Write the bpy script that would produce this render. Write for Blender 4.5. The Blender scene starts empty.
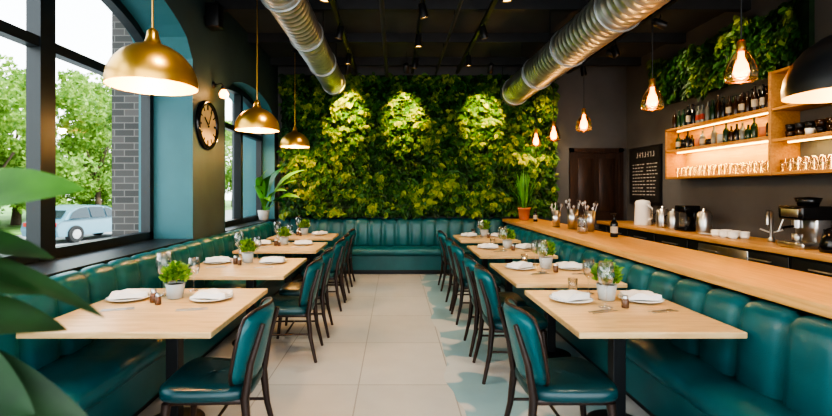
import bpy, bmesh, math, random
import numpy as np
from mathutils import Vector, Matrix, noise
random.seed(4); rng=np.random.default_rng(4)
S=bpy.context.scene
S.view_settings.view_transform='AgX'
S.view_settings.look='AgX - High Contrast'
S.view_settings.exposure=0.38
V=Vector
F=448.0; VX=395.0; HY=190.0; CH=1.5
# ---------------------------------------------------------------- materials
def new_mat(name):
    m=bpy.data.materials.new(name); m.use_nodes=True
    nt=m.node_tree; b=nt.nodes['Principled BSDF']; return m,nt,b
def mat(name,col,rough=.5,metal=0,var=.12,scale=8,bump=0,bscale=60,coat=0,emit=None,es=0):
    m,nt,b=new_mat(name); N=nt.nodes; L=nt.links
    b.inputs['Roughness'].default_value=rough; b.inputs['Metallic'].default_value=metal
    b.inputs['Coat Weight'].default_value=coat
    tc=N.new('ShaderNodeTexCoord')
    if var>0:
        no=N.new('ShaderNodeTexNoise'); no.inputs['Scale'].default_value=scale; no.inputs['Detail'].default_value=4
        L.new(tc.outputs['Object'],no.inputs['Vector'])
        r=N.new('ShaderNodeValToRGB')
        r.color_ramp.elements[0].position=.3; r.color_ramp.elements[1].position=.7
        r.color_ramp.elements[0].color=[c*(1-var) for c in col]+[1]
        r.color_ramp.elements[1].color=[min(1,c*(1+var)) for c in col]+[1]
        L.new(no.outputs['Fac'],r.inputs['Fac']); L.new(r.outputs['Color'],b.inputs['Base Color'])
    else: b.inputs['Base Color'].default_value=(*col,1)
    if bump>0:
        n2=N.new('ShaderNodeTexNoise'); n2.inputs['Scale'].default_value=bscale
        L.new(tc.outputs['Object'],n2.inputs['Vector'])
        bp=N.new('ShaderNodeBump'); bp.inputs['Strength'].default_value=bump; bp.inputs['Distance'].default_value=.01
        L.new(n2.outputs['Fac'],bp.inputs['Height']); L.new(bp.outputs['Normal'],b.inputs['Normal'])
    if emit:
        b.inputs['Emission Color'].default_value=(*emit,1); b.inputs['Emission Strength'].default_value=es
    return m
def wood(name,c1,c2,rough=.4,stretch=(14,1.2,14),sc=3):
    m,nt,b=new_mat(name); N=nt.nodes; L=nt.links
    tc=N.new('ShaderNodeTexCoord'); mp=N.new('ShaderNodeMapping'); mp.inputs['Scale'].default_value=stretch
    L.new(tc.outputs['Object'],mp.inputs['Vector'])
    no=N.new('ShaderNodeTexNoise'); no.inputs['Scale'].default_value=sc; no.inputs['Detail'].default_value=6; no.inputs['Distortion'].default_value=.6
    L.new(mp.outputs['Vector'],no.inputs['Vector'])
    r=N.new('ShaderNodeValToRGB'); r.color_ramp.elements[0].position=.32; r.color_ramp.elements[1].position=.68
    r.color_ramp.elements[0].color=(*c1,1); r.color_ramp.elements[1].color=(*c2,1)
    L.new(no.outputs['Fac'],r.inputs['Fac']); L.new(r.outputs['Color'],b.inputs['Base Color'])
    b.inputs['Roughness'].default_value=rough
    return m
def glass(name,tint=(1,1,1),fac=.12):
    m=bpy.data.materials.new(name); m.use_nodes=True; nt=m.node_tree; N=nt.nodes; L=nt.links
    N.remove(N['Principled BSDF']); out=N['Material Output']
    t=N.new('ShaderNodeBsdfTransparent'); t.inputs['Color'].default_value=(*tint,1)
    g=N.new('ShaderNodeBsdfGlossy'); g.inputs['Roughness'].default_value=.03
    lw=N.new('ShaderNodeLayerWeight'); lw.inputs['Blend'].default_value=.4
    mm=N.new('ShaderNodeMath'); mm.operation='MULTIPLY_ADD'; mm.inputs[1].default_value=.75; mm.inputs[2].default_value=fac*.4
    L.new(lw.outputs['Facing'],mm.inputs[0])
    mx=N.new('ShaderNodeMixShader'); L.new(mm.outputs[0],mx.inputs[0]); L.new(t.outputs[0],mx.inputs[1]); L.new(g.outputs[0],mx.inputs[2])
    L.new(mx.outputs[0],out.inputs['Surface']); return m
def windowglass(name):
    m=bpy.data.materials.new(name); m.use_nodes=True; nt=m.node_tree; N=nt.nodes; L=nt.links
    N.remove(N['Principled BSDF']); out=N['Material Output']
    t=N.new('ShaderNodeBsdfTransparent'); t.inputs['Color'].default_value=(.96,.99,.98,1)
    g=N.new('ShaderNodeBsdfGlossy'); g.inputs['Roughness'].default_value=.02
    mx=N.new('ShaderNodeMixShader'); mx.inputs[0].default_value=.05
    L.new(t.outputs[0],mx.inputs[1]); L.new(g.outputs[0],mx.inputs[2]); L.new(mx.outputs[0],out.inputs['Surface']); return m
def emis(name,col,s):
    m=bpy.data.materials.new(name); m.use_nodes=True; b=m.node_tree.nodes['Principled BSDF']
    b.inputs['Base Color'].default_value=(*col,1); b.inputs['Emission Color'].default_value=(*col,1); b.inputs['Emission Strength'].default_value=s
    return m
def leafmat(name,rough=.45,trans=.25):
    m,nt,b=new_mat(name); N=nt.nodes; L=nt.links
    at=N.new('ShaderNodeAttribute'); at.attribute_name='Col'
    L.new(at.outputs['Color'],b.inputs['Base Color']); b.inputs['Roughness'].default_value=rough
    tr=N.new('ShaderNodeBsdfTranslucent'); L.new(at.outputs['Color'],tr.inputs['Color'])
    mx=N.new('ShaderNodeMixShader'); mx.inputs[0].default_value=trans
    L.new(b.outputs[0],mx.inputs[1]); L.new(tr.outputs[0],mx.inputs[2]); L.new(mx.outputs[0],N['Material Output'].inputs['Surface'])
    return m
M={}
M['teal']=mat('teal_leather',(.006,.100,.114),.31,var=.12,scale=5,bump=.15,bscale=180)
M['tealc']=mat('teal_chair_leather',(.007,.108,.122),.31,var=.12,scale=5,bump=.12,bscale=180)
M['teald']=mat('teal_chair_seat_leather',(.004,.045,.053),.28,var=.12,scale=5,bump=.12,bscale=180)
M['tealpaint']=mat('teal_paint',(.040,.145,.168),.5,var=.06,scale=3)
M['darkteal']=mat('dark_teal_plaster',(.045,.078,.083),.6,var=.1,scale=4,bump=.1)
M['oak']=wood('oak_table',(.54,.345,.155),(.70,.485,.245),.33,(1.5,14,14))
M['bar']=wood('bar_wood',(.52,.27,.08),(.68,.38,.13),.36,(14,1.0,14))
M['shelfw']=wood('shelf_wood',(.36,.165,.045),(.48,.245,.075),.45,(14,1,14))
M['shelfb']=wood('shelf_back_wood',(.42,.24,.06),(.52,.31,.08),.5,(14,1,14))
M['darkwood']=wood('dark_walnut',(.014,.008,.006),(.042,.020,.013),.35,(10,10,1.2))
M['black']=mat('black_metal',(.009,.010,.012),.4,var=.1)
M['frame']=mat('black_window_frame',(.008,.014,.018),.4,var=.1)
M['ceil']=mat('charcoal_ceiling',(.048,.052,.058),.8,var=.15,scale=2)
M['beam']=mat('ceiling_beam_paint',(.022,.024,.028),.6,var=.1)
M['greyw']=mat('grey_plaster',(.088,.091,.098),.7,var=.12,scale=2,bump=.1,bscale=20)
M['steel']=mat('brushed_steel',(.55,.55,.55),.28,1,var=.08,scale=12)
M['duct']=mat('galvanised_duct',(.46,.48,.49),.38,.9,var=.2,scale=4)
M['brass']=mat('brass',(.68,.38,.075),.30,.9,var=.1,scale=3)
M['brassin']=mat('brass_inner',(.85,.54,.15),.5,.3,var=.05)
M['white']=mat('white_ceramic',(.78,.77,.74),.25,var=.02)
M['napkin']=mat('napkin_cloth',(.80,.79,.77),.85,var=.03,bump=.2)
M['pot']=mat('grey_pot',(.42,.44,.43),.6,var=.06)
M['terra']=mat('terracotta',(.48,.17,.08),.7,var=.12)
M['soil']=mat('soil',(.02,.013,.008),.9)
M['glass']=glass('clear_glass')
M['glowtint']=glass('glow_tinted_glass',(1,.76,.42),.5)  # orange glow of the lit pendant shades put into the glass tint
M['wglass']=windowglass('window_glass')
M['bulb']=emis('warm_bulb',(1,.38,.07),11)
M['led']=emis('warm_led',(1,.55,.14),9)
M['leaf']=leafmat('leaf',.5,.2)
M['leaft']=leafmat('tree_leaf',.6,.4)
M['biga']=mat('plant_leaf_bright',(.09,.30,.025),.42,var=.25,scale=5)
M['bigb']=mat('plant_leaf_dark',(.014,.085,.020),.4,var=.3,scale=5)
M['bigc']=mat('rubber_leaf_bright',(.050,.16,.012),.55,var=.3,scale=9)
M['bigd']=mat('rubber_leaf_dark',(.007,.036,.005),.55,var=.4,scale=9)
M['hedge']=mat('moss_backing',(.008,.028,.007),.9,var=.4,scale=9,bump=.8,bscale=15)
M['board']=mat('chalkboard',(.012,.012,.013),.6,var=.2)
M['chalk']=mat('chalk',(.5,.5,.48),.9,var=.1)
M['clockface']=mat('clock_face',(.48,.37,.23),.6,var=.1)
M['bark']=mat('bark',(.09,.06,.04),.9,var=.3,scale=15)
M['bg']=mat('bottle_green',(.01,.035,.015),.12,var=.05)
M['bb']=mat('bottle_brown',(.03,.012,.005),.12,var=.05)
M['bk']=mat('bottle_black',(.006,.006,.007),.15,var=.05)
M['bc']=mat('bottle_clear',(.16,.17,.16),.12,var=.05)
M['label']=mat('paper_label',(.40,.34,.26),.7,var=.05)
M['labelr']=mat('red_label',(.3,.03,.02),.6,var=.05)
M['carp']=mat('car_paint',(.10,.20,.25),.3,.1,var=.03,coat=.4)
M['carg']=mat('car_glass',(.02,.03,.035),.08,var=.02)
M['tyre']=mat('tyre',(.012,.012,.012),.8)
M['lightr']=mat('tail_light',(.4,.02,.01),.3)
M['asph']=mat('street_asphalt',(.27,.27,.27),.85,var=.12,scale=1)
M['pave']=mat('pavement',(.40,.39,.36),.85,var=.1,scale=2)
M['grass']=mat('grass',(.13,.26,.05),.9,var=.3,scale=2)
M['candle']=mat('amber_shaker',(.12,.06,.03),.25,var=.05)

def brickmat():
    m,nt,b=new_mat('exterior_brick'); N=nt.nodes; L=nt.links
    tc=N.new('ShaderNodeTexCoord'); sp=N.new('ShaderNodeSeparateXYZ'); cb=N.new('ShaderNodeCombineXYZ')
    L.new(tc.outputs['Object'],sp.inputs[0]); ad=N.new('ShaderNodeMath'); L.new(sp.outputs[0],ad.inputs[0]); L.new(sp.outputs[1],ad.inputs[1])
    L.new(ad.outputs[0],cb.inputs[0]); L.new(sp.outputs[2],cb.inputs[1])
    br=N.new('ShaderNodeTexBrick'); br.inputs['Scale'].default_value=1; br.inputs['Brick Width'].default_value=.22; br.inputs['Row Height'].default_value=.075
    br.inputs['Mortar Size'].default_value=.006
    br.inputs['Color1'].default_value=(.05,.046,.044,1); br.inputs['Color2'].default_value=(.09,.08,.075,1); br.inputs['Mortar'].default_value=(.15,.14,.13,1)
    L.new(cb.outputs[0],br.inputs['Vector']); L.new(br.outputs['Color'],b.inputs['Base Color']); b.inputs['Roughness'].default_value=.85
    return m
M['brick']=brickmat()
def floormat():
    m,nt,b=new_mat('floor_tiles'); N=nt.nodes; L=nt.links
    tc=N.new('ShaderNodeTexCoord'); sp=N.new('ShaderNodeSeparateXYZ'); L.new(tc.outputs['Object'],sp.inputs[0])
    mp=N.new('ShaderNodeMapping'); mp.inputs['Location'].default_value=(.28,.35,0); L.new(tc.outputs['Object'],mp.inputs['Vector'])
    br=N.new('ShaderNodeTexBrick'); br.offset=.0; br.inputs['Scale'].default_value=1; br.inputs['Brick Width'].default_value=.72; br.inputs['Row Height'].default_value=.95
    br.inputs['Mortar Size'].default_value=.005; br.inputs['Color1'].default_value=(.50,.48,.445,1); br.inputs['Color2'].default_value=(.55,.525,.485,1); br.inputs['Mortar'].default_value=(.31,.29,.26,1)
    L.new(mp.outputs[0],br.inputs['Vector'])
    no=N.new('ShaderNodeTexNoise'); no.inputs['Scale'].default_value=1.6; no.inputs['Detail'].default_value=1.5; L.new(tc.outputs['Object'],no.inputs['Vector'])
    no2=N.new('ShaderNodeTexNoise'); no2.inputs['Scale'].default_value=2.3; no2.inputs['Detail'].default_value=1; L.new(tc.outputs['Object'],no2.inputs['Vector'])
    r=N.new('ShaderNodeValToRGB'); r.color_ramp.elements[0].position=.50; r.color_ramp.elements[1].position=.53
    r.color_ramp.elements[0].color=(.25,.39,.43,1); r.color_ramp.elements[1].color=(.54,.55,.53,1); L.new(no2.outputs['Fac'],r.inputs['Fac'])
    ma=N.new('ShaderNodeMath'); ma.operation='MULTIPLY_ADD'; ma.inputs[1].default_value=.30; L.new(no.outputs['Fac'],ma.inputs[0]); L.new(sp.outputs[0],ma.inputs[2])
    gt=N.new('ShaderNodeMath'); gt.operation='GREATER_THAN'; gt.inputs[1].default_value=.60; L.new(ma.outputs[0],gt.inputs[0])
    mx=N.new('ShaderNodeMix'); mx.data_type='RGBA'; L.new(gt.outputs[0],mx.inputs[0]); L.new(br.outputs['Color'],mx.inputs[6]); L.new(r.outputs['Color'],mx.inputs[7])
    no3=N.new('ShaderNodeTexNoise'); no3.inputs['Scale'].default_value=5; no3.inputs['Detail'].default_value=6; L.new(tc.outputs['Object'],no3.inputs['Vector'])
    r3=N.new('ShaderNodeValToRGB'); r3.color_ramp.elements[0].color=(.84,.84,.84,1); r3.color_ramp.elements[1].color=(1,1,1,1); L.new(no3.outputs['Fac'],r3.inputs['Fac'])
    m2=N.new('ShaderNodeMix'); m2.data_type='RGBA'; m2.blend_type='MULTIPLY'; m2.inputs[0].default_value=1; L.new(mx.outputs[2],m2.inputs[6]); L.new(r3.outputs[0],m2.inputs[7])
    L.new(m2.outputs[2],b.inputs['Base Color']); b.inputs['Roughness'].default_value=.30
    return m
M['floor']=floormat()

# ---------------------------------------------------------------- builder
class MB:
    def __init__(s): s.v=[]; s.f=[]; s.m=[]; s.sm=[]; s.mats=[]
    def mi(s,k):
        if k not in s.mats: s.mats.append(k)
        return s.mats.index(k)
    def add(s,vs,fs,mk,smooth=False,X=None):
        o=len(s.v); i=s.mi(mk)
        if X is not None: vs=[X@V(v) for v in vs]
        s.v+= [tuple(v) for v in vs]
        for f in fs: s.f.append(tuple(o+a for a in f)); s.m.append(i); s.sm.append(smooth)
    def box(s,a,b,mk,X=None):
        x0,y0,z0=a; x1,y1,z1=b
        vs=[(x0,y0,z0),(x1,y0,z0),(x1,y1,z0),(x0,y1,z0),(x0,y0,z1),(x1,y0,z1),(x1,y1,z1),(x0,y1,z1)]
        s.add(vs,[(0,3,2,1),(4,5,6,7),(0,1,5,4),(1,2,6,5),(2,3,7,6),(3,0,4,7)],mk,False,X)
    def rbox(s,a,b,r,mk,X=None,seg=2,smooth=True):
        bm=bmesh.new(); bmesh.ops.create_cube(bm,size=1)
        for v in bm.verts:
            v.co=V([(a[i]+b[i])/2+v.co[i]*(b[i]-a[i]) for i in range(3)])
        bmesh.ops.bevel(bm,geom=bm.edges[:],offset=r,segments=seg,affect='EDGES',profile=.5)
        bm.verts.index_update()
        s.add([v.co.copy() for v in bm.verts],[[v.index for v in f.verts] for f in bm.faces],mk,smooth,X); bm.free()
    def tube(s,pts,r,mk,n=10,smooth=True,caps=True,X=None):
        pts=[V(p) for p in pts]; k=len(pts); rs=r if isinstance(r,(list,tuple)) else [r]*k
        d0=(pts[1]-pts[0]).normalized(); ref=V((0,0,1)) if abs(d0.z)<.9 else V((1,0,0))
        vs=[];fs=[]
        for i in range(k):
            d=(pts[min(i+1,k-1)]-pts[max(i-1,0)]).normalized()
            u=d.cross(ref); u.normalize(); w=u.cross(d)
            for j in range(n):
                a=2*math.pi*j/n; vs.append(pts[i]+(u*math.cos(a)+w*math.sin(a))*rs[i])
        for i in range(k-1):
            for j in range(n):
                fs.append((i*n+j,i*n+(j+1)%n,(i+1)*n+(j+1)%n,(i+1)*n+j))
        s.add(vs,fs,mk,smooth,X)
        if caps: s.add(vs[:n],[tuple(range(n))],mk,False,X); s.add(vs[-n:],[tuple(range(n))],mk,False,X)
    def lathe(s,prof,mk,c=(0,0,0),n=24,smooth=True,axis=None,X=None):
        vs=[];fs=[]; c=V(c)
        for r,z in prof:
            for j in range(n):
                a=2*math.pi*j/n; p=V((r*math.cos(a),r*math.sin(a),z))
                if axis=='x': p=V((p.z,p.x,p.y))
                if axis=='y': p=V((p.x,p.z,p.y))
                vs.append(c+p)
        for i in range(len(prof)-1):
            for j in range(n): fs.append((i*n+j,i*n+(j+1)%n,(i+1)*n+(j+1)%n,(i+1)*n+j))
        s.add(vs,fs,mk,smooth,X)
    def leaf(s,base,tip,w,up,droop,mk,fold=.15,seg=9,pw=.8):
        base=V(base);tip=V(tip);up=V(up).normalized(); d=(tip-base); L=d.length; d.normalize()
        side=d.cross(up).normalized(); up=side.cross(d).normalized()
        vs=[];fs=[]
        for i in range(seg+1):
            t=i/seg; c=base+d*L*t+up*droop*4*t*(1-t)
            ww=w*max(0.01,math.sin(math.pi*min(1,max(0,t))**pw))**.8
            for q in (-1,-.5,0,.5,1): vs.append(c+side*ww*q*.5+up*fold*ww*abs(q)*.6)
        for i in range(seg):
            for j in range(4): fs.append((i*5+j,i*5+j+1,(i+1)*5+j+1,(i+1)*5+j))
        s.add(vs,fs,mk,True)
    def mesh(s,name):
        me=bpy.data.meshes.new(name); me.from_pydata(s.v,[],s.f)
        for k in s.mats: me.materials.append(M[k])
        me.polygons.foreach_set('material_index',s.m); me.polygons.foreach_set('use_smooth',s.sm)
        me.update(); return me
    def obj(s,name,loc=(0,0,0),rz=0,bevel=0):
        me=s.mesh(name); return place(me,name,loc,rz,bevel)
def place(me,name,loc=(0,0,0),rz=0,bevel=0,scale=1):
    o=bpy.data.objects.new(name,me); S.collection.objects.link(o); o.location=loc; o.rotation_euler=(0,0,rz)
    o.scale=(scale,)*3 if not isinstance(scale,tuple) else scale
    if bevel:
        b=o.modifiers.new('bevel','BEVEL'); b.width=bevel; b.segments=2; b.limit_method='ANGLE'; b.angle_limit=.9
    return o
def leafcloud(pts,dirs,nrms,sizes,cols,aspect=.6):
    n=len(pts); d=dirs/np.linalg.norm(dirs,axis=1,keepdims=True)
    sd=np.cross(d,nrms); sd/=np.linalg.norm(sd,axis=1,keepdims=True)+1e-9
    up=np.cross(sd,d); L=sizes[:,None]; w=L*aspect*.5
    P=[pts, pts+d*L*.3+sd*w+up*w*.25, pts+d*L*.7+sd*w*.8+up*w*.2, pts+d*L-up*L*.12, pts+d*L*.7-sd*w*.8+up*w*.2, pts+d*L*.3-sd*w+up*w*.25]
    v=np.stack(P,1).reshape(-1,3); o=np.arange(n)*6
    f=np.concatenate([np.stack([o,o+1,o+2,o+3],1),np.stack([o,o+3,o+4,o+5],1)])
    return v,f,np.repeat(cols,6,0)
def cloudmesh(name,v,f,c,mk):
    me=bpy.data.meshes.new(name); me.from_pydata(v.tolist(),[],f.tolist()); me.materials.append(M[mk])
    a=me.color_attributes.new('Col','FLOAT_COLOR','POINT'); cc=np.ones((len(v),4)); cc[:,:3]=c; a.data.foreach_set('color',cc.ravel())
    return me
def join(objs,name):
    bpy.ops.object.select_all(action='DESELECT')
    for o in objs: o.select_set(True)
    bpy.context.view_layer.objects.active=objs[0]; bpy.ops.object.join(); objs[0].name=name; return objs[0]
def parent(ch,p):
    ch.parent=p; ch.matrix_parent_inverse=p.matrix_world.inverted()

# ---------------------------------------------------------------- room shell
LW=-2.25; LG=-2.73; RW=4.45; BW=8.6; CZ=3.9; Y0=-1.5
m=MB(); m.box((LG-.05,Y0,-.55),(RW+.2,BW+.2,0),'floor'); m.obj('floor')
m=MB(); m.box((LG-.4,Y0,CZ),(RW+.2,BW+.2,CZ+.2),'ceil'); m.obj('ceiling')
m=MB(); m.box((LG-.4,BW,-.55),(RW+.2,BW+.2,CZ),'greyw'); m.obj('wall_back')
m=MB(); m.box((RW,Y0,0),(RW+.2,BW,CZ),'greyw'); m.obj('wall_right')
wins=[(-.6,4.98,2.95,.62),(5.92,8.36,2.70,.42)]; SILL=.93; XO=LG-.12
def archz(w,y):
    y0,y1,zs,ri=w; c=(y0+y1)/2; h=(y1-y0)/2; t=min(1,abs(y-c)/h); return zs+ri*math.sqrt(max(0,1-t**2.2))
m=MB()
def wallseg(ya,yb): m.box((XO,ya,0),(LW,yb,CZ),'darkteal')
wallseg(Y0,wins[0][0]); wallseg(wins[0][1],wins[1][0]); wallseg(wins[1][1],BW)
for w in wins:
    n=40; ys=[w[0]+(w[1]-w[0])*i/n for i in range(n+1)]
    m.box((XO,w[0],0),(LW,w[1],SILL),'darkteal')
    vs=[];
    for y in ys:
        z=archz(w,y); vs+=[(LW,y,z),(LW,y,CZ),(XO,y,z),(XO,y,CZ)]
    ff=[];fr=[]
    for i in range(n):
        a=i*4;b=a+4; ff+=[(a,b,b+1,a+1),(a+2,a+3,b+3,b+2)]; fr+=[(a,a+2,b+2,b)]
    m.add(vs,ff,'darkteal'); m.add(vs,fr,'tealpaint')
    for yy,s in ((w[0],1),(w[1],-1)):
        m.box((XO+.005,min(yy,yy+s*.006),SILL),(LW+.004,max(yy,yy+s*.006),w[2]+.01),'tealpaint')
m.obj('wall_left')
def window(idx,w,mulls,trans,X,fw=.07):
    m=MB(); y0,y1=w[0]+.008,w[1]-.008; n=40
    def mull(y,hw,zt): m.box((X-.05,y-hw,SILL+.03),(X+.06,y+hw,zt),'frame')
    m.box((X-.05,y0,SILL+.031),(X+.05,y1,SILL+.11),'frame')
    m.box((X-.05,y0,SILL+.03),(X+.05,y0+fw,w[2]),'frame'); m.box((X-.05,y1-fw,SILL+.03),(X+.05,y1,w[2]),'frame')
    vs=[];ys=[y0+(y1-y0)*i/n for i in range(n+1)]
    for y in ys:
        z=archz(w,y)-.006; zz=z-.09
        vs+=[(X+.05,y,z),(X+.05,y,zz),(X-.05,y,zz),(X-.05,y,z)]
    fs=[]
    for i in range(n):
        a=i*4;b=a+4
        fs+=[(a,a+1,b+1,b),(a+1,a+2,b+2,b+1),(a+2,a+3,b+3,b+2)]
    m.add(vs,fs,'frame')
    for y,hw in mulls: mull(y,hw,archz(w,y)-.02)
    for z in trans: m.box((X-.045,y0,z-.04),(X+.05,y1,z+.04),'frame')
    vs=[];fs=[]
    for y in ys: vs+=[(X,y,SILL+.08),(X,y,archz(w,y)-.03)]
    for i in range(n): fs.append((i*2,i*2+2,i*2+3,i*2+1))
    m.add(vs,fs,'wglass'); m.obj('window_%d'%idx)
    m=MB(); m.box((X-.05,w[0]+.01,SILL),(LW+.03,w[1]-.01,SILL+.03),'frame'); m.obj('trim_%d'%idx,bevel=.005)
window(1,wins[0],[(3.45,.075),(1.9,.06),(.5,.06)],[2.62],LG)
window(2,wins[1],[(7.2,.045)],[2.45],-2.52)
m=MB(); m.box((-3.16,5.0,-.55),(XO-.002,5.9,4.6),'brick'); m.obj('brick_pier')
m=MB(); m.box((LW,4.99,.0),(LW+.015,5.9,.1),'black'); m.obj('baseboard_left')
m=MB(); m.box((3.2,BW-.02,0),(3.33,BW-.001,.1),'black'); m.obj('baseboard_back')
m=MB(); DX1=3.80
m.box((3.34,BW-.05,.0),(3.42,BW-.002,2.3),'darkwood'); m.box((4.28,BW-.05,0.93),(4.36,BW-.002,2.3),'darkwood'); m.box((3.34,BW-.05,2.22),(4.36,BW-.002,2.3),'darkwood')
m.box((3.42,BW-.03,0.01),(DX1,BW-.004,2.22),'darkwood'); m.box((DX1,BW-.03,0.93),(4.28,BW-.004,2.22),'darkwood')
m.rbox((3.5,BW-.045,.15),(3.78,BW-.028,1.0),.006,'darkwood')
for x in (3.5,3.9): m.rbox((x,BW-.045,1.1),(x+.3,BW-.028,2.1),.006,'darkwood')
m.tube([(4.2,BW-.03,1.05),(4.2,BW-.09,1.05),(4.1,BW-.09,1.05)],.012,'steel'); m.obj('door_1')

# ---------------------------------------------------------------- ceiling
m=MB()
for y in [i*1.25+.6 for i in range(7)]: m.box((LW,y,CZ-.14),(RW,y+.09,CZ),'beam')
m.obj('ceiling_beams')
def rail(x,z,name='lighting_track',r=.025,y0=0,y1=BW-.3):
    m=MB(); m.box((x-r,y0,z-r),(x+r,y1,z+r),'black')
    y=.65
    while y<y1: m.tube([(x,y,z),(x,y,CZ-.14)],.008,'black',6); y+=1.25
    return m.obj(name)
for x in (-.72,.32,1.15,3.2): rail(x,CZ-.22)
def pipe(x,z,r,name='ceiling_pipe'):
    m=MB(); m.tube([(x,0,z),(x,BW-.35,z)],r,'beam',10)
    for k in range(7): m.tube([(x,.65+k*1.25,z),(x,.65+k*1.25,CZ-.14)],.007,'black',6)
    m.obj(name)
pipe(-.15,CZ-.3,.03); pipe(.75,CZ-.26,.022); pipe(2.9,CZ-.3,.03)
def duct(x,z,r,y0,y1):
    pr=[];y=0;L=y1-y0
    pr.append((r*.9,0))
    while y<L-.11:
        pr+= [(r,y),(r,y+.085),(r+.006,y+.092),(r+.006,y+.102)]
        y+=.11
    pr.append((r,L))
    m=MB(); m.lathe(pr,'duct',(x,y0,z),32,axis='y')
    yy=.65
    while yy<L-.1:
        m.lathe([(r,yy-.015),(r+.022,yy-.015),(r+.022,yy+.015),(r,yy+.015)],'duct',(x,y0,z),32,smooth=False,axis='y')
        for s in (-1,1): m.tube([(x+s*(r+.012),y0+yy,z),(x+s*(r+.012),y0+yy,CZ-.14)],.006,'black',6)
        yy+=1.25
    m.obj('ventilation_duct')
duct(-1.12,3.46,.2,.0,BW-.09)
duct(2.2,3.3,.235,.0,BW-.09)

# ---------------------------------------------------------------- green wall
def green(name,N,xr,zr,fn_pos,facing,sz,seed=0,mix=.34):
    P=[];D=[];Nn=[];Sz=[];C=[]
    fx,fy=facing
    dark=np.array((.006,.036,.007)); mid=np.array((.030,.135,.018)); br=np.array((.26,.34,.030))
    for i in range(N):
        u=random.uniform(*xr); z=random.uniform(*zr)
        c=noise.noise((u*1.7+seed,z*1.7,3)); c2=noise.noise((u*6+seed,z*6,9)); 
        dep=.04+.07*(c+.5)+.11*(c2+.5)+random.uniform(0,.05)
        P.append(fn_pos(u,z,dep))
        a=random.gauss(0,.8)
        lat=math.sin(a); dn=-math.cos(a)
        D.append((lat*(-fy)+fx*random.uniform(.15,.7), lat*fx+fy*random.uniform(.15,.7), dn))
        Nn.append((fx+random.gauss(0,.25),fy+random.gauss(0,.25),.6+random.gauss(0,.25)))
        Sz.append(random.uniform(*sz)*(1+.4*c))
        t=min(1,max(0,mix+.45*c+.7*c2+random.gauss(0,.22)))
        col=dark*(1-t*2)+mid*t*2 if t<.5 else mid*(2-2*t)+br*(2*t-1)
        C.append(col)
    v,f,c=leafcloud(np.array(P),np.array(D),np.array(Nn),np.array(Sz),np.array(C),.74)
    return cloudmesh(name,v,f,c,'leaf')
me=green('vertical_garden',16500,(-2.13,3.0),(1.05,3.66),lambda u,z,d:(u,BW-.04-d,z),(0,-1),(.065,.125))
gw=place(me,'vertical_garden')
m=MB(); m.box((-2.15,BW-.07,1.0),(3.03,BW-.001,3.68),'hedge'); b=m.obj('backing_panel'); parent(b,gw)
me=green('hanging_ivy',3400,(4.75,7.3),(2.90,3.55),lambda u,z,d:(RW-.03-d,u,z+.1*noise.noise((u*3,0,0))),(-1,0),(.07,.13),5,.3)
g2=place(me,'hanging_ivy')
m=MB(); m.box((RW-.06,4.75,2.88),(RW-.001,7.3,3.55),'hedge'); b=m.obj('backing_panel'); parent(b,g2)

# ---------------------------------------------------------------- banquettes
BACK=[(0,.40,0,0),(.15,.40,-1,0),(.175,.5,-1,0),(.165,.7,-1,0),(.15,.86,-1,0),(.135,.93,-1,-.2),(.10,.97,-.7,-.7),(.05,.985,0,-1),(0,.97,0,-.3)]
def SEATP(D): return [(.12,.33,0,0),(D-.04,.33,-.5,0),(D-.01,.36,-1,0),(D,.40,-1,0),(D-.015,.44,-.7,-.7),(D-.06,.465,0,-1),(D-.2,.475,0,-1),(.2,.462,0,-1),(.12,.46,0,0)]
def strip(m,O,U,N,L,w,prof,depth,mk,zs=1,n=8):
    O=V(O);U=V(U);N=V(N); k=max(1,round(L/w)); w=L/k; vs=[];fs=[];P=len(prof)
    for i in range(k*n+1):
        s=(i%n)/n; p=abs(2*s-1)**5*depth
        for (a,z,da,dz) in prof:
            vs.append(O+U*(w*i/n)+N*(a+da*p)+V((0,0,(z+dz*p)*zs)))
    for i in range(k*n):
        for j in range(P): fs.append((i*P+j,i*P+(j+1)%P,(i+1)*P+(j+1)%P,(i+1)*P+j))
    m.add(vs,fs,mk,True); m.add(vs[:P],[tuple(range(P))],mk); m.add(vs[-P:],[tuple(range(P))],mk)
def banquette(O,U,N,L,zs=1.0,cw=.27,sw=.72,D=.64):
    m=MB(); strip(m,O,U,N,L,cw,BACK,.034,'teal',zs); strip(m,O,U,N,L,sw,SEATP(D),.024,'teal')
    O=V(O);U=V(U);N=V(N)
    def bx(n,z0,z1,mk):
        q=O+U*L+N*n; a=[min(O[i],q[i]) for i in range(3)]; b=[max(O[i],q[i]) for i in range(3)]; a[2]=z0;b[2]=z1; m.box(a,b,mk)
    bx(D-.06,.08,.34,'teal'); bx(D-.12,0,.08,'black')
    return m.obj('banquette_bench')
banquette((LW+.016,.7,0),(0,1,0),(1,0,0),7.22,.97,.3)
banquette((2.045,.7,0),(0,1,0),(-1,0,0),7.22,.915,.3,.9,.47)
banquette((LW+.01,BW-.075,0),(1,0,0),(0,-1,0),4.28,.99,.25)

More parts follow.
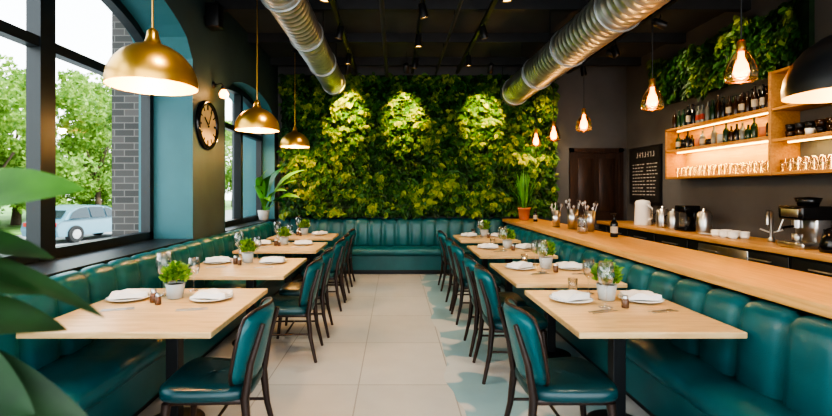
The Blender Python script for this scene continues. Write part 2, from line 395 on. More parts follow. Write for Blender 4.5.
# ---------------------------------------------------------------- bar
m=MB(); m.box((2.05,.5,0),(2.6,8.28,.91),'black'); m.rbox((1.985,.45,.91),(2.66,8.3,.97),.008,'bar'); m.obj('bar_counter')
m=MB(); m.box((3.88,.5,0.08),(RW-.002,8.5,.86),'black'); m.box((3.95,.5,0),(RW-.01,8.5,.08),'black'); m.rbox((3.83,.45,.86),(RW-.002,8.52,.92),.006,'bar')
y=.6
while y<8.3:
    m.rbox((3.862,y,.12),(3.88,min(8.49,y+.72),.84),.006,'frame'); m.tube([(3.84,y+.2,.76),(3.84,y+.52,.76)],.008,'steel',8)
    m.tube([(3.84,y+.2,.76),(3.866,y+.2,.76)],.006,'steel',6); m.tube([(3.84,y+.52,.76),(3.866,y+.52,.76)],.006,'steel',6); y+=.76
m.rbox((3.855,4.9,.16),(3.876,5.7,.83),.006,'steel'); m.obj('back_bar_cabinet')
SX=4.13
m=MB(); t=.035
def sb(a,b): m.rbox(a,b,.004,'shelfw',smooth=False)
SY0,SY1,SYD=3.4,6.85,4.95
for z in (1.70,2.10,2.42): sb((SX,SYD,z-t),(RW-.002,SY1,z))
for z in (1.70,2.06,2.40): sb((SX,SY0,z-t),(RW-.002,SYD-t,z))
sb((SX,SY1-t,1.665),(RW-.002,SY1,2.42))
sb((SX-.01,SYD-t,1.66),(RW-.002,SYD,2.80)); sb((SX-.01,SY0-t,1.66),(RW-.002,SY0,2.80)); sb((SX,SY0,2.77),(RW-.002,SYD-t,2.80))
m.box((RW-.02,SYD,1.70),(RW-.003,SY1-t,2.07),'shelfb'); m.box((RW-.015,SYD,2.10),(RW-.003,SY1-t,2.40),'shelfw')
m.box((SX+.12,SYD+.05,2.048),(SX+.15,SY1-.1,2.064),'led'); m.box((SX+.12,SYD+.05,2.372),(SX+.14,SY1-.1,2.384),'led'); m.box((SX+.12,SY0+.05,2.01),(SX+.14,SYD-.1,2.024),'led')
m.obj('bar_shelf')
def arealight(name,loc,rot,sx,sy,e,col):
    l=bpy.data.lights.new(name,'AREA'); l.shape='RECTANGLE'; l.size=sx; l.size_y=sy; l.energy=e; l.color=col
    o=bpy.data.objects.new(name,l); S.collection.objects.link(o); o.location=loc; o.rotation_euler=rot
    return o
arealight('shelf_strip_light',(SX+.14,5.9,2.04),(0,math.radians(-25),0),.04,1.7,14,(1,.60,.12))
arealight('shelf_strip_light',(SX+.14,5.9,2.365),(0,math.radians(-25),0),.04,1.7,5,(1,.62,.18))
arealight('shelf_strip_light',(SX+.14,4.2,2.0),(0,math.radians(-25),0),.04,1.2,6,(1,.64,.22))

def bottle(m,c,h,r,mk,lab=None):
    p=[(0,0),(r*.95,0),(r,.01*h/.3),(r,h*.58),(r*.85,h*.66),(r*.35,h*.76),(r*.3,h*.93),(r*.36,h*.94),(r*.36,h),(0,h)]
    m.lathe(p,mk,c,12)
    if lab: m.lathe([(r*1.02,h*.18),(r*1.02,h*.48)],lab,c,12)
def tumbler(m,c,h,r,mk='glass'):
    m.lathe([(0,0),(r*.8,0),(r,h),(r*.93,h),(r*.74,.01),(0,.01)],mk,c,12)
m=MB(); y=5.05
while y<6.75:
    for xx in ((SX+.09),(SX+.22)):
        h=random.uniform(.24,.33); bottle(m,(xx,y+random.uniform(-.01,.01),2.421),h,random.uniform(.032,.044),random.choice(['bg','bb','bk','bk','bb','bg','bc']),random.choice(['label',None,'labelr','label',None]))
    y+=random.uniform(.085,.115)
m.obj('liquor_bottles')
m=MB(); y=5.08
while y<6.75:
    k=random.random(); h=random.uniform(.1,.2)
    if k<.75: bottle(m,(SX+.12,y,2.101),min(.26,h+.08),.035,random.choice(['bk','bb','bg','bk','bc']),random.choice(['label',None])); y+=.09
    else:
        m.lathe([(0,0),(.05,0),(.055,h*.7),(.05,h*.75),(.05,h*.85),(0,h*.86)],random.choice(['bk','terra','bk','pot']),(SX+.13,y,2.101),14); y+=.13
m.obj('shelf_jars')
m=MB(); y=5.05
while y<6.75:
    tumbler(m,(SX+.08,y,1.701),.12,.036); tumbler(m,(SX+.19,y+.03,1.701),.14,.034); y+=.095
y=3.5
while y<4.85:
    tumbler(m,(SX+.08,y,1.701),.13,.036); tumbler(m,(SX+.2,y+.03,1.701),.15,.036); y+=.09
m.obj('drinking_glasses')
m=MB(); y=3.55
while y<4.82:
    for kk in range(random.randint(3,8)):
        m.lathe([(0,0),(.04,0),(.075,.035),(.07,.035),(.035,.008),(0,.008)],random.choice(['white','bk','terra','bk','bb']),(SX+.13,y,2.401+kk*.022),16)
    y+=.17
y=3.55
while y<4.82:
    m.lathe([(0,0),(.035,0),(.045,.07),(.04,.07),(.03,.01),(0,.01)],random.choice(['white','bk','bb']),(SX+.12,y,2.061),16)
    m.lathe([(0,.0),(.035,.0),(.045,.07),(.04,.07),(.03,.01),(0,.01)],random.choice(['bb','bk','terra']),(SX+.12,y,2.133),16); y+=.115
m.obj('stacked_crockery')
# menu board
m=MB(); m.box((RW-.03,7.45,1.24),(RW-.001,8.45,2.27),'black'); m.box((RW-.034,7.49,1.28),(RW-.029,8.41,2.23),'board')
def mark(ya,yb,z,h): m.box((RW-.037,ya,z),(RW-.0335,yb,z+h),'chalk')
y=8.2
for i in range(7): mark(y-.055,y-.04,2.08,.09); mark(y-.055,y-.01,2.08+(i%3)*.035,.014); y-=.085
z=1.95
while z>1.36:
    y=8.32
    while y>7.95: w=random.uniform(.03,.09); mark(y-w,y,z,.014); y-=w+.03
    y=7.86
    while y>7.6: w=random.uniform(.03,.08); mark(y-w,y,z,.014); y-=w+.03
    z-=.06
m.obj('menu_chalkboard')

# bar items
m=MB(); m.lathe([(0,0),(.055,0),(.07,.26),(.062,.26),(.05,.01),(0,.01)],'steel')
for i in range(9):
    a=i*.7; hh=.28+.14*random.random(); m.tube([(0.02*math.cos(a),.02*math.sin(a),.02),(.085*math.cos(a),.085*math.sin(a),hh)],.005,'darkwood' if i%3==0 else 'steel',6)
    m.lathe([(0,-.03),(.014,-.01),(.017,.01),(0,.03)],'darkwood' if i%3==0 else 'steel',(.085*math.cos(a),.085*math.sin(a),hh),8)
caddy=m.mesh('utensil_caddy')
for x,y,s in ((2.42,6.1,1.05),(2.5,5.75,1),(2.3,6.4,.9)): place(caddy,'utensil_caddy',(x,y,.971),x*3,scale=s)
m=MB(); bottle(m,(0,0,0),.25,.04,'bk','label'); bm_=m.mesh('wine_bottle'); place(bm_,'wine_bottle',(2.47,5.05,.971)); place(bm_,'wine_bottle',(2.35,7.5,.971),1,scale=.9)
m=MB()
m.lathe([(0,0),(.06,0),(.065,.02),(.055,.16),(.07,.22),(.065,.22),(.05,.16),(.055,.02),(0,.015)],'glass',n=16)
m.obj('glass_carafe',(2.3,5.5,.971))
m=MB(); m.lathe([(0,0),(.13,0),(.13,.02),(.115,.32),(.12,.36),(.10,.40),(0,.42)],'white'); m.tube([(-.12,0,.08),(-.2,0,.12),(-.2,0,.28),(-.115,0,.33)],.014,'white'); m.lathe([(0,.42),(.02,.42),(.025,.45),(0,.46)],'bk'); m.obj('white_water_jug',(4.12,7.45,.921),1.8)
m=MB(); m.lathe([(0,0),(.085,0),(.09,.02),(.085,.26),(.06,.29),(.02,.30),(.02,.33),(0,.335)],'steel'); m.tube([(.08,0,.06),(.14,0,.08),(.14,0,.2),(.08,0,.23)],.01,'bk'); kn=m.mesh('steel_canister')
for y,s in ((6.95,1),(6.68,.9),(6.02,1)): place(kn,'steel_canister',(4.15,y,.921),2,scale=s)
m=MB(); m.rbox((-.12,-.12,0),(.12,.12,.05),.01,'bk'); m.rbox((-.1,.02,.05),(.1,.11,.3),.01,'bk'); m.rbox((-.11,-.12,.26),(.11,.11,.36),.015,'bk'); m.lathe([(0,.05),(.06,.05),(.07,.12),(.05,.2),(.0,.2)],'glass',(0,-.04,0)); m.obj('coffee_maker',(4.15,6.35,.921),-1.57)
m=MB()
for k in range(2):
    for yy in (0,.14,.28):
        for q in range(3): m.lathe([(0,0),(.04,0),(.06,.045),(.055,.045),(.035,.006),(0,.006)],'white',(k*.13,yy,q*.02),14)
m.lathe([(0,0),(.1,.012),(.1,.018),(0,.008)],'white',(0.05,.5,0),18)
m.obj('coffee_cups',(4.0,5.3,.921))
m=MB(); pts=[(0,0,0),(0,0,.26)]+[(-.09+.09*math.cos(a),0,.26+.09*math.sin(a)) for a in [i*math.pi/8 for i in range(1,9)]]+[(-.18,0,.2)]
m.tube(pts,.018,'steel',12); m.lathe([(0,0),(.035,0),(.035,.03),(.018,.05)],'steel'); m.tube([(0,0,.1),(0,.1,.14)],.01,'steel'); m.tube([(0,0,.1),(0,-.1,.14)],.01,'steel')
m.obj('bar_faucet',(4.2,5.0,.921),.7)
m=MB(); m.rbox((-.16,-.15,0),(.16,.15,.06),.015,'steel'); m.rbox((.0,-.12,.05),(.15,.12,.32),.02,'steel'); m.rbox((-.16,-.14,.28),(.16,.14,.42),.02,'bk'); m.rbox((-.162,-.10,.31),(-.15,.10,.39),.005,'steel')
m.lathe([(.045,.2),(.045,.29)],'steel',(-.08,0,0)); m.tube([(-.08,0,.22),(-.22,0,.2)],.014,'bk'); m.lathe([(0,.42),(.08,.42),(.11,.50),(.0,.51)],'bk',(.03,0,0)); m.tube([(-.1,.13,.3),(-.14,.15,.15)],.007,'steel')
m.lathe([(0,0),(.04,0),(.045,.08),(.04,.08)],'steel',(-.08,0,.061))
m.obj('espresso_machine',(4.12,4.5,.921))
m=MB(); m.lathe([(0,0),(.1,0),(.11,.03),(.075,.2),(.05,.22),(0,.24)],'bk'); m.tube([(.08,0,.06),(.13,0,.1),(.17,0,.2)],.012,'bk'); m.tube([(-.07,0,.2),(-.15,0,.2),(-.15,0,.05)],.012,'bk'); m.obj('black_kettle',(4.06,4.14,.921),1.2)

# ---------------------------------------------------------------- chairs
def chair_mesh():
    m=MB()
    rings=[(.93,.415),(.99,.425),(1,.445),(.985,.468),(.9,.482),(.6,.486),(.0,.486)]; n=28; vs=[];fs=[]
    for sc,z in rings:
        for j in range(n):
            a=2*math.pi*j/n; c,s_=math.cos(a),math.sin(a); e=.45
            x=.235*math.copysign(abs(c)**e,c); y=.235*math.copysign(abs(s_)**e,s_)*(1+.12*(x/.235))
            vs.append((x*sc,y*sc,z+.01*(x/.235)))
    for i in range(len(rings)-1):
        for j in range(n): fs.append((i*n+j,i*n+(j+1)%n,(i+1)*n+(j+1)%n,(i+1)*n+j))
    m.add(vs,fs,'teald',True); m.add(vs[:n],[tuple(range(n))],'darkwood')
    m.rbox((-.21,-.19,.385),(.2,.19,.418),.01,'darkwood')
    for s in (-1,1):
        m.tube([(.185,s*.185,.40),(.2,s*.2,.22),(.225,s*.22,0)],[.024,.019,.013],'darkwood',10)
        m.tube([(-.285,s*.215,0),(-.235,s*.2,.22),(-.215,s*.19,.42),(-.245,s*.19,.6),(-.305,s*.175,.80)],[.013,.018,.023,.018,.013],'darkwood',10)
        m.tube([(.198,s*.198,.24),(-.235,s*.198,.24)],.009,'darkwood',8)
    m.tube([(-.02,-.198,.24),(-.02,.198,.24)],.009,'darkwood',8)
    nu,nv=20,10
    def pt(u,v,off):
        uu=2*u-1; vv=2*v-1
        sx=1-.10*abs(vv)**3-(.10*(1-v))
        cu=uu*math.sqrt(1-.5*(abs(vv)**6)*.5)
        cv=vv*math.sqrt(1-.5*(uu**6)*.6)
        y=.235*cu*sx; z=.655+.205*cv+ .012*(1-uu*uu)
        x=-.215-.09*((z-.44)/.43)**1.2+.085*uu*uu
        edge=(1-abs(uu)**5)*(1-abs(vv)**5)
        th=.006+.022*edge**.5
        rib=.009*abs(math.sin(uu*math.pi*2))**.5
        return V((x+off*(th+(rib if off>0 else 0)*edge),y,z))
    vs=[];fs=[]
    for off in (1,-1):
        for i in range(nu+1):
            for j in range(nv+1): vs.append(pt(i/nu,j/nv,off))
    A=(nu+1)*(nv+1)
    for i in range(nu):
        for j in range(nv):
            a=i*(nv+1)+j; fs.append((a,a+1,a+nv+2,a+nv+1)); b=a+A; fs.append((b,b+nv+1,b+nv+2,b+1))
    for i in range(nu):
        for j in (0,nv): a=i*(nv+1)+j; fs.append((a,a+nv+1,a+nv+1+A,a+A))
    for j in range(nv):
        for i in (0,nu): a=i*(nv+1)+j; fs.append((a,a+1,a+1+A,a+A))
    m.add(vs,fs,'tealc',True)
    rim=[pt(i/nu,0,0) for i in range(nu+1)]+[pt(1,j/nv,0) for j in range(1,nv+1)]+[pt(i/nu,1,0) for i in range(nu-1,-1,-1)]+[pt(0,j/nv,0) for j in range(nv-1,-1,-1)]
    m.tube(rim,.010,'darkwood',6,caps=False)
    return m.mesh('dining_chair')
cm=chair_mesh()
for x,y,r in ((-1.00,2.50,math.pi+.04),(-.98,4.10,math.pi+.03),(-.97,4.75,math.pi+.05),(-.95,5.75,math.pi),(-.95,6.3,math.pi),(-.95,7.15,math.pi),
              (.93,2.50,.0),(.97,3.68,.0),(.97,4.24,-.04),(.97,5.2,0),(.97,5.78,0),(.97,6.85,0)):
    place(cm,'dining_chair',(x,y,0),r)

# ---------------------------------------------------------------- tables
def table(x0,x1,y0,y1,off=0):
    w=(x1-x0)/2; d=(y1-y0)/2; m=MB()
    m.rbox((-w,-d,.715),(w,d,.75),.006,'oak',smooth=False)
    m.box((-w*.6,-d*.6,.70),(w*.6,d*.6,.715),'black')
    m.rbox((-.04+off,-.04,.02),(.04+off,.04,.70),.006,'black',smooth=False)
    m.lathe([(0,0),(.18,0),(.18,.012),(.16,.02),(.05,.035),(0,.035)],'black',c=(off,0,0),n=32,smooth=False)
    return m.obj('dining_table',((x0+x1)/2,(y0+y1)/2,0))
m=MB(); m.lathe([(0,0),(.08,0),(.095,.006),(.14,.016),(.142,.019),(.095,.012),(0,.008)],'white',n=32); plate=m.mesh('dinner_plate')
def napkin_mesh():
    m=MB(); n=10
    for lay in range(2):
        vs=[];fs=[]
        for i in range(n+1):
            for j in range(n+1):
                x=-.115+.23*i/n; y=-.07+.14*j/n
                z=.014+lay*.02+.02*(noise.noise((x*14+lay*5,y*14,1))+.5)+(.014 if lay else 0)*(1-(abs(x)/.1)**2)
                a=.3*lay+.1; vs.append((x*math.cos(a)-y*math.sin(a)*(1-.3*lay),x*math.sin(a)+y*math.cos(a),z))
        for i in range(n):
            for j in range(n): a=i*(n+1)+j; fs.append((a,a+n+1,a+n+2,a+1))
        m.add(vs,fs,'napkin',True)
        bord=[i*(n+1) for i in range(n+1)]+[n*(n+1)+j for j in range(1,n+1)]+[i*(n+1)+n for i in range(n-1,-1,-1)]+[j for j in range(n-1,0,-1)]
        bv=[V(vs[b]) for b in bord]; k=len(bv)
        m.add(bv+[V((b.x,b.y,.020)) for b in bv],[(i,(i+1)%k,(i+1)%k+k,i+k) for i in range(k)],'napkin')
    return m.mesh('folded_napkin')
napkin=napkin_mesh()
m=MB(); m.lathe([(0,0),(.036,0),(.036,.003),(.008,.008),(.0045,.02),(.0045,.10),(.012,.115),(.034,.135),(.044,.17),(.042,.205),(.034,.245),(.0325,.245),(.040,.205),(.042,.17),(.032,.137),(.0,.118)],'glass',n=24); wine=m.mesh('wine_glass')
m=MB(); tumbler(m,(0,0,0),.10,.035); tumb=m.mesh('water_glass')
m=MB(); m.lathe([(0,0),(.02,0),(.022,.004),(.022,.055),(.015,.06)],'candle',n=14); m.lathe([(.017,.058),(.017,.075),(.012,.08),(0,.081)],'steel',n=14); shaker=m.mesh('pepper_shaker')
m=MB()
m.rbox((-.006,-.09,0),(.006,.03,.004),.001,'steel'); m.rbox((-.011,.03,0),(.011,.05,.004),.001,'steel')
for k in (-.009,-.003,.003,.009): m.box((k-.0015,.05,0),(k+.0015,.09,.003),'steel')
m.rbox((.026,-.09,0),(.037,.0,.004),.001,'steel'); m.rbox((.024,.0,0),(.042,.1,.003),.001,'steel'); cut=m.mesh('cutlery_set')
def herb_mesh():
    m=MB(); m.lathe([(0,0),(.035,0),(.04,.004),(.052,.085),(.048,.085),(.045,.075),(0,.075)],'pot',n=20); m.lathe([(0,.077),(.046,.077)],'soil',n=16)
    me=m.mesh('potted_herb'); a=place(me,'potted_herb')
    N=240; th=rng.uniform(0,6.28,N); ph=rng.uniform(.05,1.45,N); r=rng.uniform(.03,.08,N)
    P=np.stack([r*np.cos(th)*np.sin(ph),r*np.sin(th)*np.sin(ph),.085+1.35*r*np.cos(ph)],1)
    D=np.stack([np.cos(th),np.sin(th),rng.uniform(.4,1.8,N)],1); Nn=rng.normal(0,.4,(N,3))+np.array([0,0,1])
    t=rng.uniform(0,1,N)[:,None]; C=np.array((.05,.18,.02))*(1-t)+np.array((.25,.42,.05))*t
    v,f,c=leafcloud(P,D,Nn,rng.uniform(.022,.04,N),C,.7); b=place(cloudmesh('l',v,f,c,'leaf'),'l')
    o=join([a,b],'potted_herb'); me=o.data; bpy.data.objects.remove(o); return me
herb=herb_mesh()
TZ=.751
def setting(x0,x1,y0,y1,side):
    cx=(x0+x1)/2; py=y0+.68*(y1-y0); w=(x1-x0)
    xl=cx-w*(.33 if side=='L' else .25); xr=cx+w*(.22 if side=='L' else .28)
    for px in (xl,xr):
        place(plate,'dinner_plate',(px,py,TZ)); place(napkin,'folded_napkin',(px,py,TZ),random.uniform(-.4,.4))
    place(cut,'cutlery_set',(xl+.08,py-.26,TZ),-1.2); place(cut,'cutlery_set',(xr-.02,py-.26,TZ),-1.3)
    gx=cx-.035 if side=='L' else cx+.03
    place(herb,'potted_herb',(gx,py+.02,TZ),random.random()*6,scale=random.uniform(1.15,1.3))
    if side=='L':
        place(wine,'wine_glass',(gx-.12,py+.10,TZ),scale=1.25); place(wine,'wine_glass',(gx+.02,py+.26,TZ)); place(shaker,'pepper_shaker',(gx-.09,py-.09,TZ),scale=1.1); place(shaker,'pepper_shaker',(gx-.03,py-.15,TZ),scale=.9)
    else:
        place(wine,'wine_glass',(gx-.10,py-.18,TZ),scale=1.2); place(wine,'wine_glass',(gx-.04,py+.21,TZ)); place(shaker,'pepper_shaker',(gx+.02,py-.19,TZ))
    place(tumb,'water_glass',(gx-.14,py+.25,TZ))
LT=[(2.36,3.42),(3.9,4.95),(5.5,6.45),(6.95,7.75)]
RT=[(2.36,3.36),(3.58,4.6),(5.1,6.05),(6.6,7.5)]
for a,b in LT: table(-2.0,-.97,a,b,.065); setting(-2.0,-.97,a,b,'L')
for a,b in RT: table(.97,1.86,a,b,0); setting(.97,1.86,a,b,'R')

# ---------------------------------------------------------------- pendants
def pendant(kind,x,y,z):
    if kind=='glass':
        m=MB()
        m.lathe([(.018,.28),(.026,.275),(.030,.21),(.026,.195)],'brass'); m.lathe([(0,.285),(.02,.28)],'brass')
        m.lathe([(.028,.225),(.034,.20),(.06,.165),(.086,.11),(.100,.05),(.101,.015),(.092,-.015),(.070,-.03)],'glowtint',n=32)
        m.lathe([(.0,-.005),(.032,.005),(.050,.05),(.042,.10),(.020,.150),(.018,.2)],'bulb',n=20); top=.283
        m.lathe([(.093,-.014),(.0965,-.014),(.0965,-.006),(.093,-.006)],'brass',n=32)
        nm='glass_pendant_lamp'; e=14; lz=-.07
    else:
        m=MB(); k=1.55 if kind=='black' else 1.12; q=1.22 if kind=='black' else 1
        o=[(.25,0),(.252,.03),(.243,.075),(.218,.125),(.17,.175),(.11,.21),(.06,.228),(.045,.24),(.035,.27),(.03,.30),(.012,.315),(0,.316)]
        i=[(.25,0),(.246,.03),(.236,.075),(.21,.12),(.163,.168),(.10,.2),(0,.215)]
        m.lathe([(r*q,h*k) for r,h in o],'brass' if kind=='brass' else 'black',n=48); m.lathe([(r*q,h*k) for r,h in i],'brassin',n=48)
        m.lathe([(0,.21*k),(.02,.21*k),(.022,.15),(.02,.13)],'black'); m.lathe([(0,.02),(.03,.028),(.045,.065),(.036,.105),(.018,.14)],'bulb',n=16); top=.315*k
        nm=kind+'_pendant_lamp'; e=38 if kind=='brass' else 22; lz=0.0
    m.tube([(0,0,top-.01),(0,0,CZ-z-.02)],.0055,'black' if kind!='brass' else 'brass',8)
    m.lathe([(0,CZ-z-.04),(.05,CZ-z-.035),(.055,CZ-z-.001),(0,CZ-z-.001)],'black',n=16)
    o=m.obj(nm,(x,y,z))
    l=bpy.data.lights.new('bulb_light','POINT'); l.energy=e; l.color=(1,.58,.22); l.shadow_soft_size=.04
    lo=bpy.data.objects.new('bulb_light',l); S.collection.objects.link(lo); lo.parent=o; lo.location=(0,0,lz)
pendant('brass',-1.46,2.7,2.12); pendant('brass',-1.6,5.2,2.19); pendant('brass',-1.72,7.7,2.24)
for y in (3.3,4.44,6.05,7.2,8.1): pendant('glass',2.55,y,2.32)
pendant('black',2.6,2.55,2.05)
def head(m,p,d,z,mount,x,y):
    m.tube([p-d*.1,p-d*.095,p+d*.05,p+d*.06],[.03,.042,.048,.048],'black',16,caps=False); m.tube([p-d*.102,p-d*.098],[.03,.03],'black',16)
    m.tube([p+d*.045,p+d*.047],[.044,.044],'led',16); m.tube([p-d*.04,(x,y,z+.08),(x,y,mount)],.009,'black',8)
def spot(x,y,z,tgt,e,size=50,col=(1,.8,.5),mount=CZ-.245):
    m=MB(); d=(V(tgt)-V((x,y,z))).normalized(); p=V((x,y,z)); head(m,p,d,z,mount,x,y)
    o=m.obj('track_spotlight')
    l=bpy.data.lights.new('spot','SPOT'); l.energy=e; l.spot_size=math.radians(size); l.spot_blend=.8; l.color=col; l.shadow_soft_size=.05
    lo=bpy.data.objects.new('spot',l); S.collection.objects.link(lo); lo.location=p+d*.075; lo.rotation_euler=d.to_track_quat('-Z','Y').to_euler(); parent(lo,o)
for x,tx in ((-.80,-.9),(.19,.19),(1.62,1.62)): spot(x,7.6,3.55,(tx,8.42,2.85),400,56,(1,.60,.12),CZ)
spot(2.75,7.7,3.5,(2.75,8.5,2.5),60,60,(1,.62,.2),CZ)
for x,y,tx in ((.32,6.07,.3),(.32,3.4,.2),(-.72,4.6,-1.2),(1.15,4.6,1.3),(3.2,6.5,4.2),(3.2,4.5,4.2),(-.72,2.0,-1.3),(1.15,2.0,1.3),(1.15,7.0,1.2),(-.72,6.9,-1.2),(3.2,7.6,3.8)):
    spot(x,y,3.5,(tx,y+.3,0.5),76,85,(1,.83,.62))
for x,y,tx in ((.32,5.1,.9),(-.72,5.8,-1.5),(1.15,5.8,1.9),(.32,7.2,-.3),(-.72,3.7,-1.4),(1.15,3.7,1.6)):
    spot(x,y,3.52,(tx,y+.5,1.0),12,60,(1,.84,.62))
for y in (5.4,6.6): spot(3.2,y,3.5,(4.4,y,3.0),40,70,(1,.80,.5))  # extra spots added only to brighten the dark ivy above the shelf

# ---------------------------------------------------------------- clock, sconce, speaker
m=MB(); R=.27
m.lathe([(R+.02,0),(R+.025,.03),(R,.05),(R-.02,.045),(R-.025,.02)],'bk',n=40,axis='x'); m.lathe([(R-.02,.02),(0,.02)],'clockface',n=40,axis='x')
for k in range(12):
    a=k*math.pi/6; X=Matrix.Rotation(a,4,'X'); m.box((.02,-.007 if k%3 else -.012,R-.09),(.026,.007 if k%3 else .012,R-.03),'bk',X)
m.box((.028,-.009,-.03),(.031,.009,.13),'bk',Matrix.Rotation(.9,4,'X')); m.box((.032,-.007,-.03),(.035,.007,.19),'bk',Matrix.Rotation(-.5,4,'X')); m.lathe([(.014,.03),(0,.04)],'brass',n=12,axis='x')
m.obj('wall_clock',(LW+.001,5.33,2.27))
m=MB(); m.lathe([(0,.02),(.04,.018),(.045,0)],'black',axis='x'); m.tube([(0.01,0,0),(.1,0,.02),(.13,0,-.02)],.009,'black'); m.lathe([(.03,-.02),(.03,-.06)],'black',(.13,0,0)); m.lathe([(0,-.17),(.045,-.155),(.058,-.11),(.03,-.06)],'bulb',(.13,0,0),16)
o=m.obj('wall_sconce',(LW,5.55,2.8))
l=bpy.data.lights.new('bulb_light','POINT'); l.energy=6; l.color=(1,.6,.25); l.shadow_soft_size=.04
lo=bpy.data.objects.new('bulb_light',l); S.collection.objects.link(lo); lo.parent=o; lo.location=(.22,0,-.12)
m=MB(); m.rbox((.04,-.09,-.14),(.2,.09,.14),.015,'black'); m.tube([(0,0,0),(.06,0,0)],.02,'black'); m.lathe([(.06,.202),(.03,.195),(0,.197)],'beam',axis='x'); m.obj('wall_speaker',(LW,5.3,3.55))

# ---------------------------------------------------------------- plants
m=MB()
m.lathe([(0,0),(.15,0),(.16,.01),(.2,.34),(.19,.34),(.17,.3),(0,.3)],'pot',(0,0,0),28); m.lathe([(0,.31),(.18,.31)],'soil')
PX,PY=-1.12,1.02
m.tube([(0,0,.3),(.01,0,.7),(-.01,.01,1.1),(.02,0,1.5),(.03,0,1.75)],[.016,.014,.012,.009,.005],'bark',8)
def rl(b,t,w,up,dr,mk):
    m.tube([b,tuple(V(b)+(V(t)-V(b))*.12)],.004,'bigc',6); m.leaf(b,t,w,up,dr,mk,.12,14)
rl((.02,0,1.46),(.43,-.02,1.50),.15,(0,-.9,1),.02,'bigc')
rl((0,0,1.36),(.44,.03,1.20),.06,(0,-.6,1),.05,'bigd')
rl((0,0,1.15),(.45,0,.95),.11,(.1,-.8,.8),.05,'bigd')
rl((0,0,1.13),(.38,-.10,1.04),.16,(.1,-.8,.7),.03,'bigd')
rl((0,0,1.38),(.33,.02,1.34),.09,(0,-.7,1),.03,'bigd')
rl((0,0,1.28),(.32,.05,1.25),.09,(.1,-.8,.8),.05,'bigd')
rl((0,0,1.2),(.30,.1,1.15),.11,(.1,-.8,.8),.05,'bigd')
rl((.02,0,1.6),(-.2,.2,1.8),.13,(0,-.5,1),.05,'bigc'); rl((.02,0,1.55),(-.33,-.1,1.6),.13,(0,-.5,1),.05,'bigd')
rl((0,0,1.0),(-.3,.15,1.0),.14,(0,-.3,1),.06,'bigd'); rl((0,0,.85),(.3,.1,.8),.14,(0,-.5,1),.06,'bigd'); rl((0,0,.8),(-.2,-.25,.85),.14,(0,-.2,1),.05,'bigd')
rl((0.03,0,1.72),(.1,-.1,1.95),.1,(0,-1,.3),.02,'bigc')
m.obj('potted_rubber_plant',(PX,PY,0))
m=MB(); m.lathe([(0,0),(.07,0),(.08,.01),(.105,.18),(.095,.18),(.09,.15),(0,.15)],'pot',n=24); m.lathe([(0,.155),(.09,.155)],'soil')
for (dx,dy,h,w,k) in ((.62,-.1,.60,.2,'biga'),(.5,-.35,.42,.17,'biga'),(.3,-.45,.7,.2,'bigb'),(.75,.0,.80,.19,'biga'),(.35,.1,.85,.18,'bigb'),(.0,-.5,.5,.16,'biga'),(.15,-.25,.80,.16,'biga'),(.72,-.28,.30,.17,'biga'),(.08,-.6,.65,.16,'biga'),(.45,-.2,.2,.17,'bigb'),(.25,-.5,.25,.17,'biga')):
    b=V((dx*.25,dy*.25,.17+h*.35)); m.tube([(0,0,.14),tuple(b*.55+V((0,0,.06))),tuple(b)],.008,'biga',6); m.leaf(b,(dx,dy,h+.1),w,(-dx*.3,-dy*.3-.5,1),.1,k,.2,12)
m.obj('potted_palm_plant',(-2.33,7.95,SILL+.031))
m=MB(); m.lathe([(0,0),(.075,0),(.08,.01),(.105,.19),(.11,.19),(.11,.22),(.095,.22),(.09,.19),(0,.19)],'terra',n=24); m.lathe([(0,.195),(.09,.195)],'soil')
for i in range(60):
    a=random.uniform(0,6.28); e=random.uniform(.05,.32); h=random.uniform(.42,.80)-e*.5
    m.leaf((.03*math.cos(a),.03*math.sin(a),.19),(e*math.cos(a),e*math.sin(a),.19+h),.036,(math.cos(a)*.2,math.sin(a)*.2,1) if e>.15 else (math.cos(a),math.sin(a),.2),.03,random.choice(['biga','biga','bigb']),.3,6,.6)
m.obj('potted_spider_plant',(2.26,7.85,.971))

# ---------------------------------------------------------------- exterior
GZ=-.55
m=MB(); m.box((-90,-30,GZ-.2),(-3.0,90,GZ-.04),'asph'); m.obj('street')
m=MB(); m.box((-7.5,-30,GZ-.04),(-3.17,80,GZ),'pave'); m.obj('pavement')
m=MB(); m.box((-70,-30,GZ-.04),(-17.5,90,GZ+.02),'grass'); m.obj('lawn')
def tree_mesh(seed):
    r=np.random.default_rng(seed); m=MB()
    m.tube([(0,0,0),(.1,0,1.5),(0,.1,3.5)],[.22,.16,.12],'bark',10)
    for k in range(6):
        a=k*1.05; m.tube([(0,.1,2.2+.25*k),(1.1*math.cos(a),1.1*math.sin(a),3.8+.3*k)],[.07,.03],'bark',6)
    a=place(m.mesh('t'),'t'); P=[];C=[];
    for k in range(34):
        c=np.array([r.normal(0,1.3),r.normal(0,1.3),r.uniform(1.3,7.6)]); n=150; q=r.normal(0,1,(n,3)); q/=np.linalg.norm(q,axis=1,keepdims=True)
        P.append(c+q*r.uniform(.5,1.0)*np.array([1,1,.75])); t=r.uniform(0,1,(n,1)); C.append(np.array((.10,.22,.03))*(1-t)+np.array((.30,.44,.09))*t)
    P=np.concatenate(P);C=np.concatenate(C);n=len(P)
    v,f,c=leafcloud(P,r.normal(0,1,(n,3)),r.normal(0,1,(n,3)),r.uniform(.16,.30,n),C,.7)
    b=place(cloudmesh('l',v,f,c,'leaft'),'l'); o=join([a,b],'street_tree'); me=o.data; bpy.data.objects.remove(o); return me
tms=[tree_mesh(1),tree_mesh(2)]
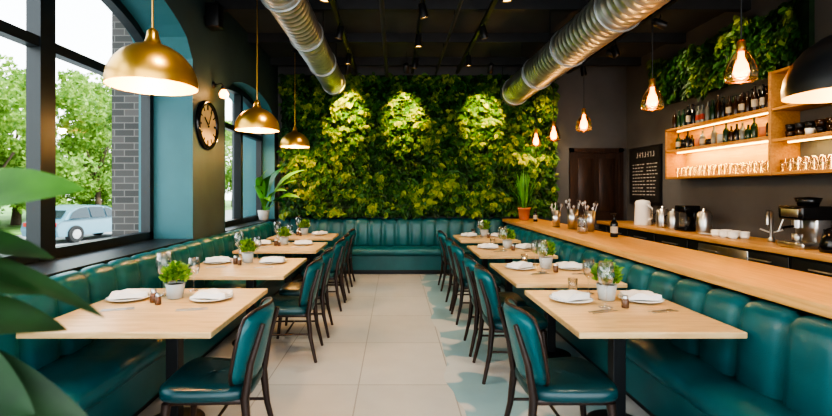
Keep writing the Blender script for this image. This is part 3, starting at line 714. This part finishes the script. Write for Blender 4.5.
for i,(x,y,s) in enumerate([(-19,21,1),(-22,26,1.2),(-18.5,28,1),(-24,20,1.1),(-27,24,1.2),(-19,34,1.1),(-23,33,1.3),(-18.5,40,1.1),(-22,46,1.3),(-19.5,54,1.3),(-21,15,.9),(-26,15.5,1.1),(-28,31,1.3),(-30,19,1.2),(-20,62,1.4),(-26,40,1.3),(-26,52,1.5),(-33,26,1.4),(-20,25,.6),(-20,30,.6),(-21,22.5,.6),(-19,17.5,.9),(-23,11,1.1)]):
    place(tms[i%2],'street_tree',(x,y,GZ+.02),i*1.3,scale=s)
m=MB(); W=.86
side=[(-2.05,.28),(-2.12,.55),(-2.05,.80),(-1.8,.92),(-.9,.95),(.9,.95),(1.6,.88),(2.0,.74),(2.1,.5),(2.05,.28)]
def ext(prof,wf,mk,smooth=False):
    n=len(prof); vs=[]
    for k,(s,w) in enumerate(((-1,.9),(-1,1),(1,1),(1,.9))):
        for (y,z) in prof: vs.append((s*wf(z)*W*(1 if w==1 else .93),y*(1 if w==1 else .985),z))
    fs=[tuple(range(n-1,-1,-1)),tuple(range(3*n,4*n))]
    for k in range(3):
        for j in range(n): fs.append((k*n+j,k*n+(j+1)%n,(k+1)*n+(j+1)%n,(k+1)*n+j))
    m.add(vs,fs,mk,smooth)
ext(side,lambda z:1,'carp')
green_=[(-1.85,.90),(-1.5,1.22),(-1.1,1.40),(-.6,1.47),(0,1.46),(.45,1.38),(1.25,.93)]
ext(green_,lambda z:1-.24*(z-.92)/.5,'carp')
for s in (-1,1):
    def P(y,z): return (s*(W*(1-.24*(z-.92)/.5)+.006),y,z)
    for q in ([(-1.6,.96),(-1.35,1.22),(-1.0,1.36),(-.65,1.39),(-.65,.96)],[(-.58,.96),(-.58,1.40),(.1,1.38),(.1,.96)],[(.17,.96),(.17,1.37),(.42,1.30),(1.0,.96)]):
        m.add([P(*a) for a in q],[tuple(range(len(q)))],'carg')
    for yy in (-1.3,1.3):
        m.lathe([(.0,s*.0),(.2,s*.0),(.2,s*.015),(.33,s*.015),(.34,-s*.02),(.34,-s*.2)],'tyre',(s*W,yy,.34),20,axis='x')
        m.lathe([(0,s*.02),(.19,s*.02)],'steel',(s*W,yy,.34),16,axis='x')
    m.rbox((s*.62-.14,-2.11,.66),(s*.62+.14,-1.99,.82),.02,'lightr'); m.rbox((s*.62-.14,1.93,.58),(s*.62+.14,2.07,.7),.02,'white')
m.add([(-.66,-1.80,1.0),(.66,-1.80,1.0),(.56,-1.47,1.28),(-.56,-1.47,1.28)],[(0,1,2,3)],'carg'); m.add([(-.68,1.20,1.0),(.68,1.20,1.0),(.56,.6,1.34),(-.56,.6,1.34)],[(0,1,2,3)],'carg')
m.obj('parked_car',(-13.2,19.2,GZ-.035),-.2,bevel=.03)

# ---------------------------------------------------------------- world, sun, camera
w=bpy.data.worlds.new('World'); S.world=w; w.use_nodes=True; nt=w.node_tree; bg=nt.nodes['Background']
tc=nt.nodes.new('ShaderNodeTexCoord'); sp=nt.nodes.new('ShaderNodeSeparateXYZ'); nt.links.new(tc.outputs['Generated'],sp.inputs[0])
r=nt.nodes.new('ShaderNodeValToRGB'); r.color_ramp.elements[0].position=.0; r.color_ramp.elements[0].color=(1,.99,.97,1); r.color_ramp.elements[1].position=.8; r.color_ramp.elements[1].color=(.68,.84,1,1)
nt.links.new(sp.outputs[2],r.inputs['Fac']); nt.links.new(r.outputs['Color'],bg.inputs['Color']); bg.inputs['Strength'].default_value=3.7
l=bpy.data.lights.new('sun','SUN'); l.energy=7; l.angle=.03; l.color=(1,.95,.86); o=bpy.data.objects.new('sun',l); S.collection.objects.link(o)
o.rotation_euler=V((-.75,.12,-.8)).to_track_quat('-Z','Y').to_euler()

cam=bpy.data.cameras.new('camera'); co=bpy.data.objects.new('camera',cam); S.collection.objects.link(co); S.camera=co
co.location=(0,0,CH); co.rotation_euler=(math.pi/2,0,0); cam.sensor_width=36; cam.lens=F/832*36
cam.shift_x=(416-VX)/832; cam.shift_y=-(208-HY)/832; cam.clip_end=300; cam.clip_start=.05
cam.dof.use_dof=True; cam.dof.focus_distance=4.2; cam.dof.aperture_fstop=1.8
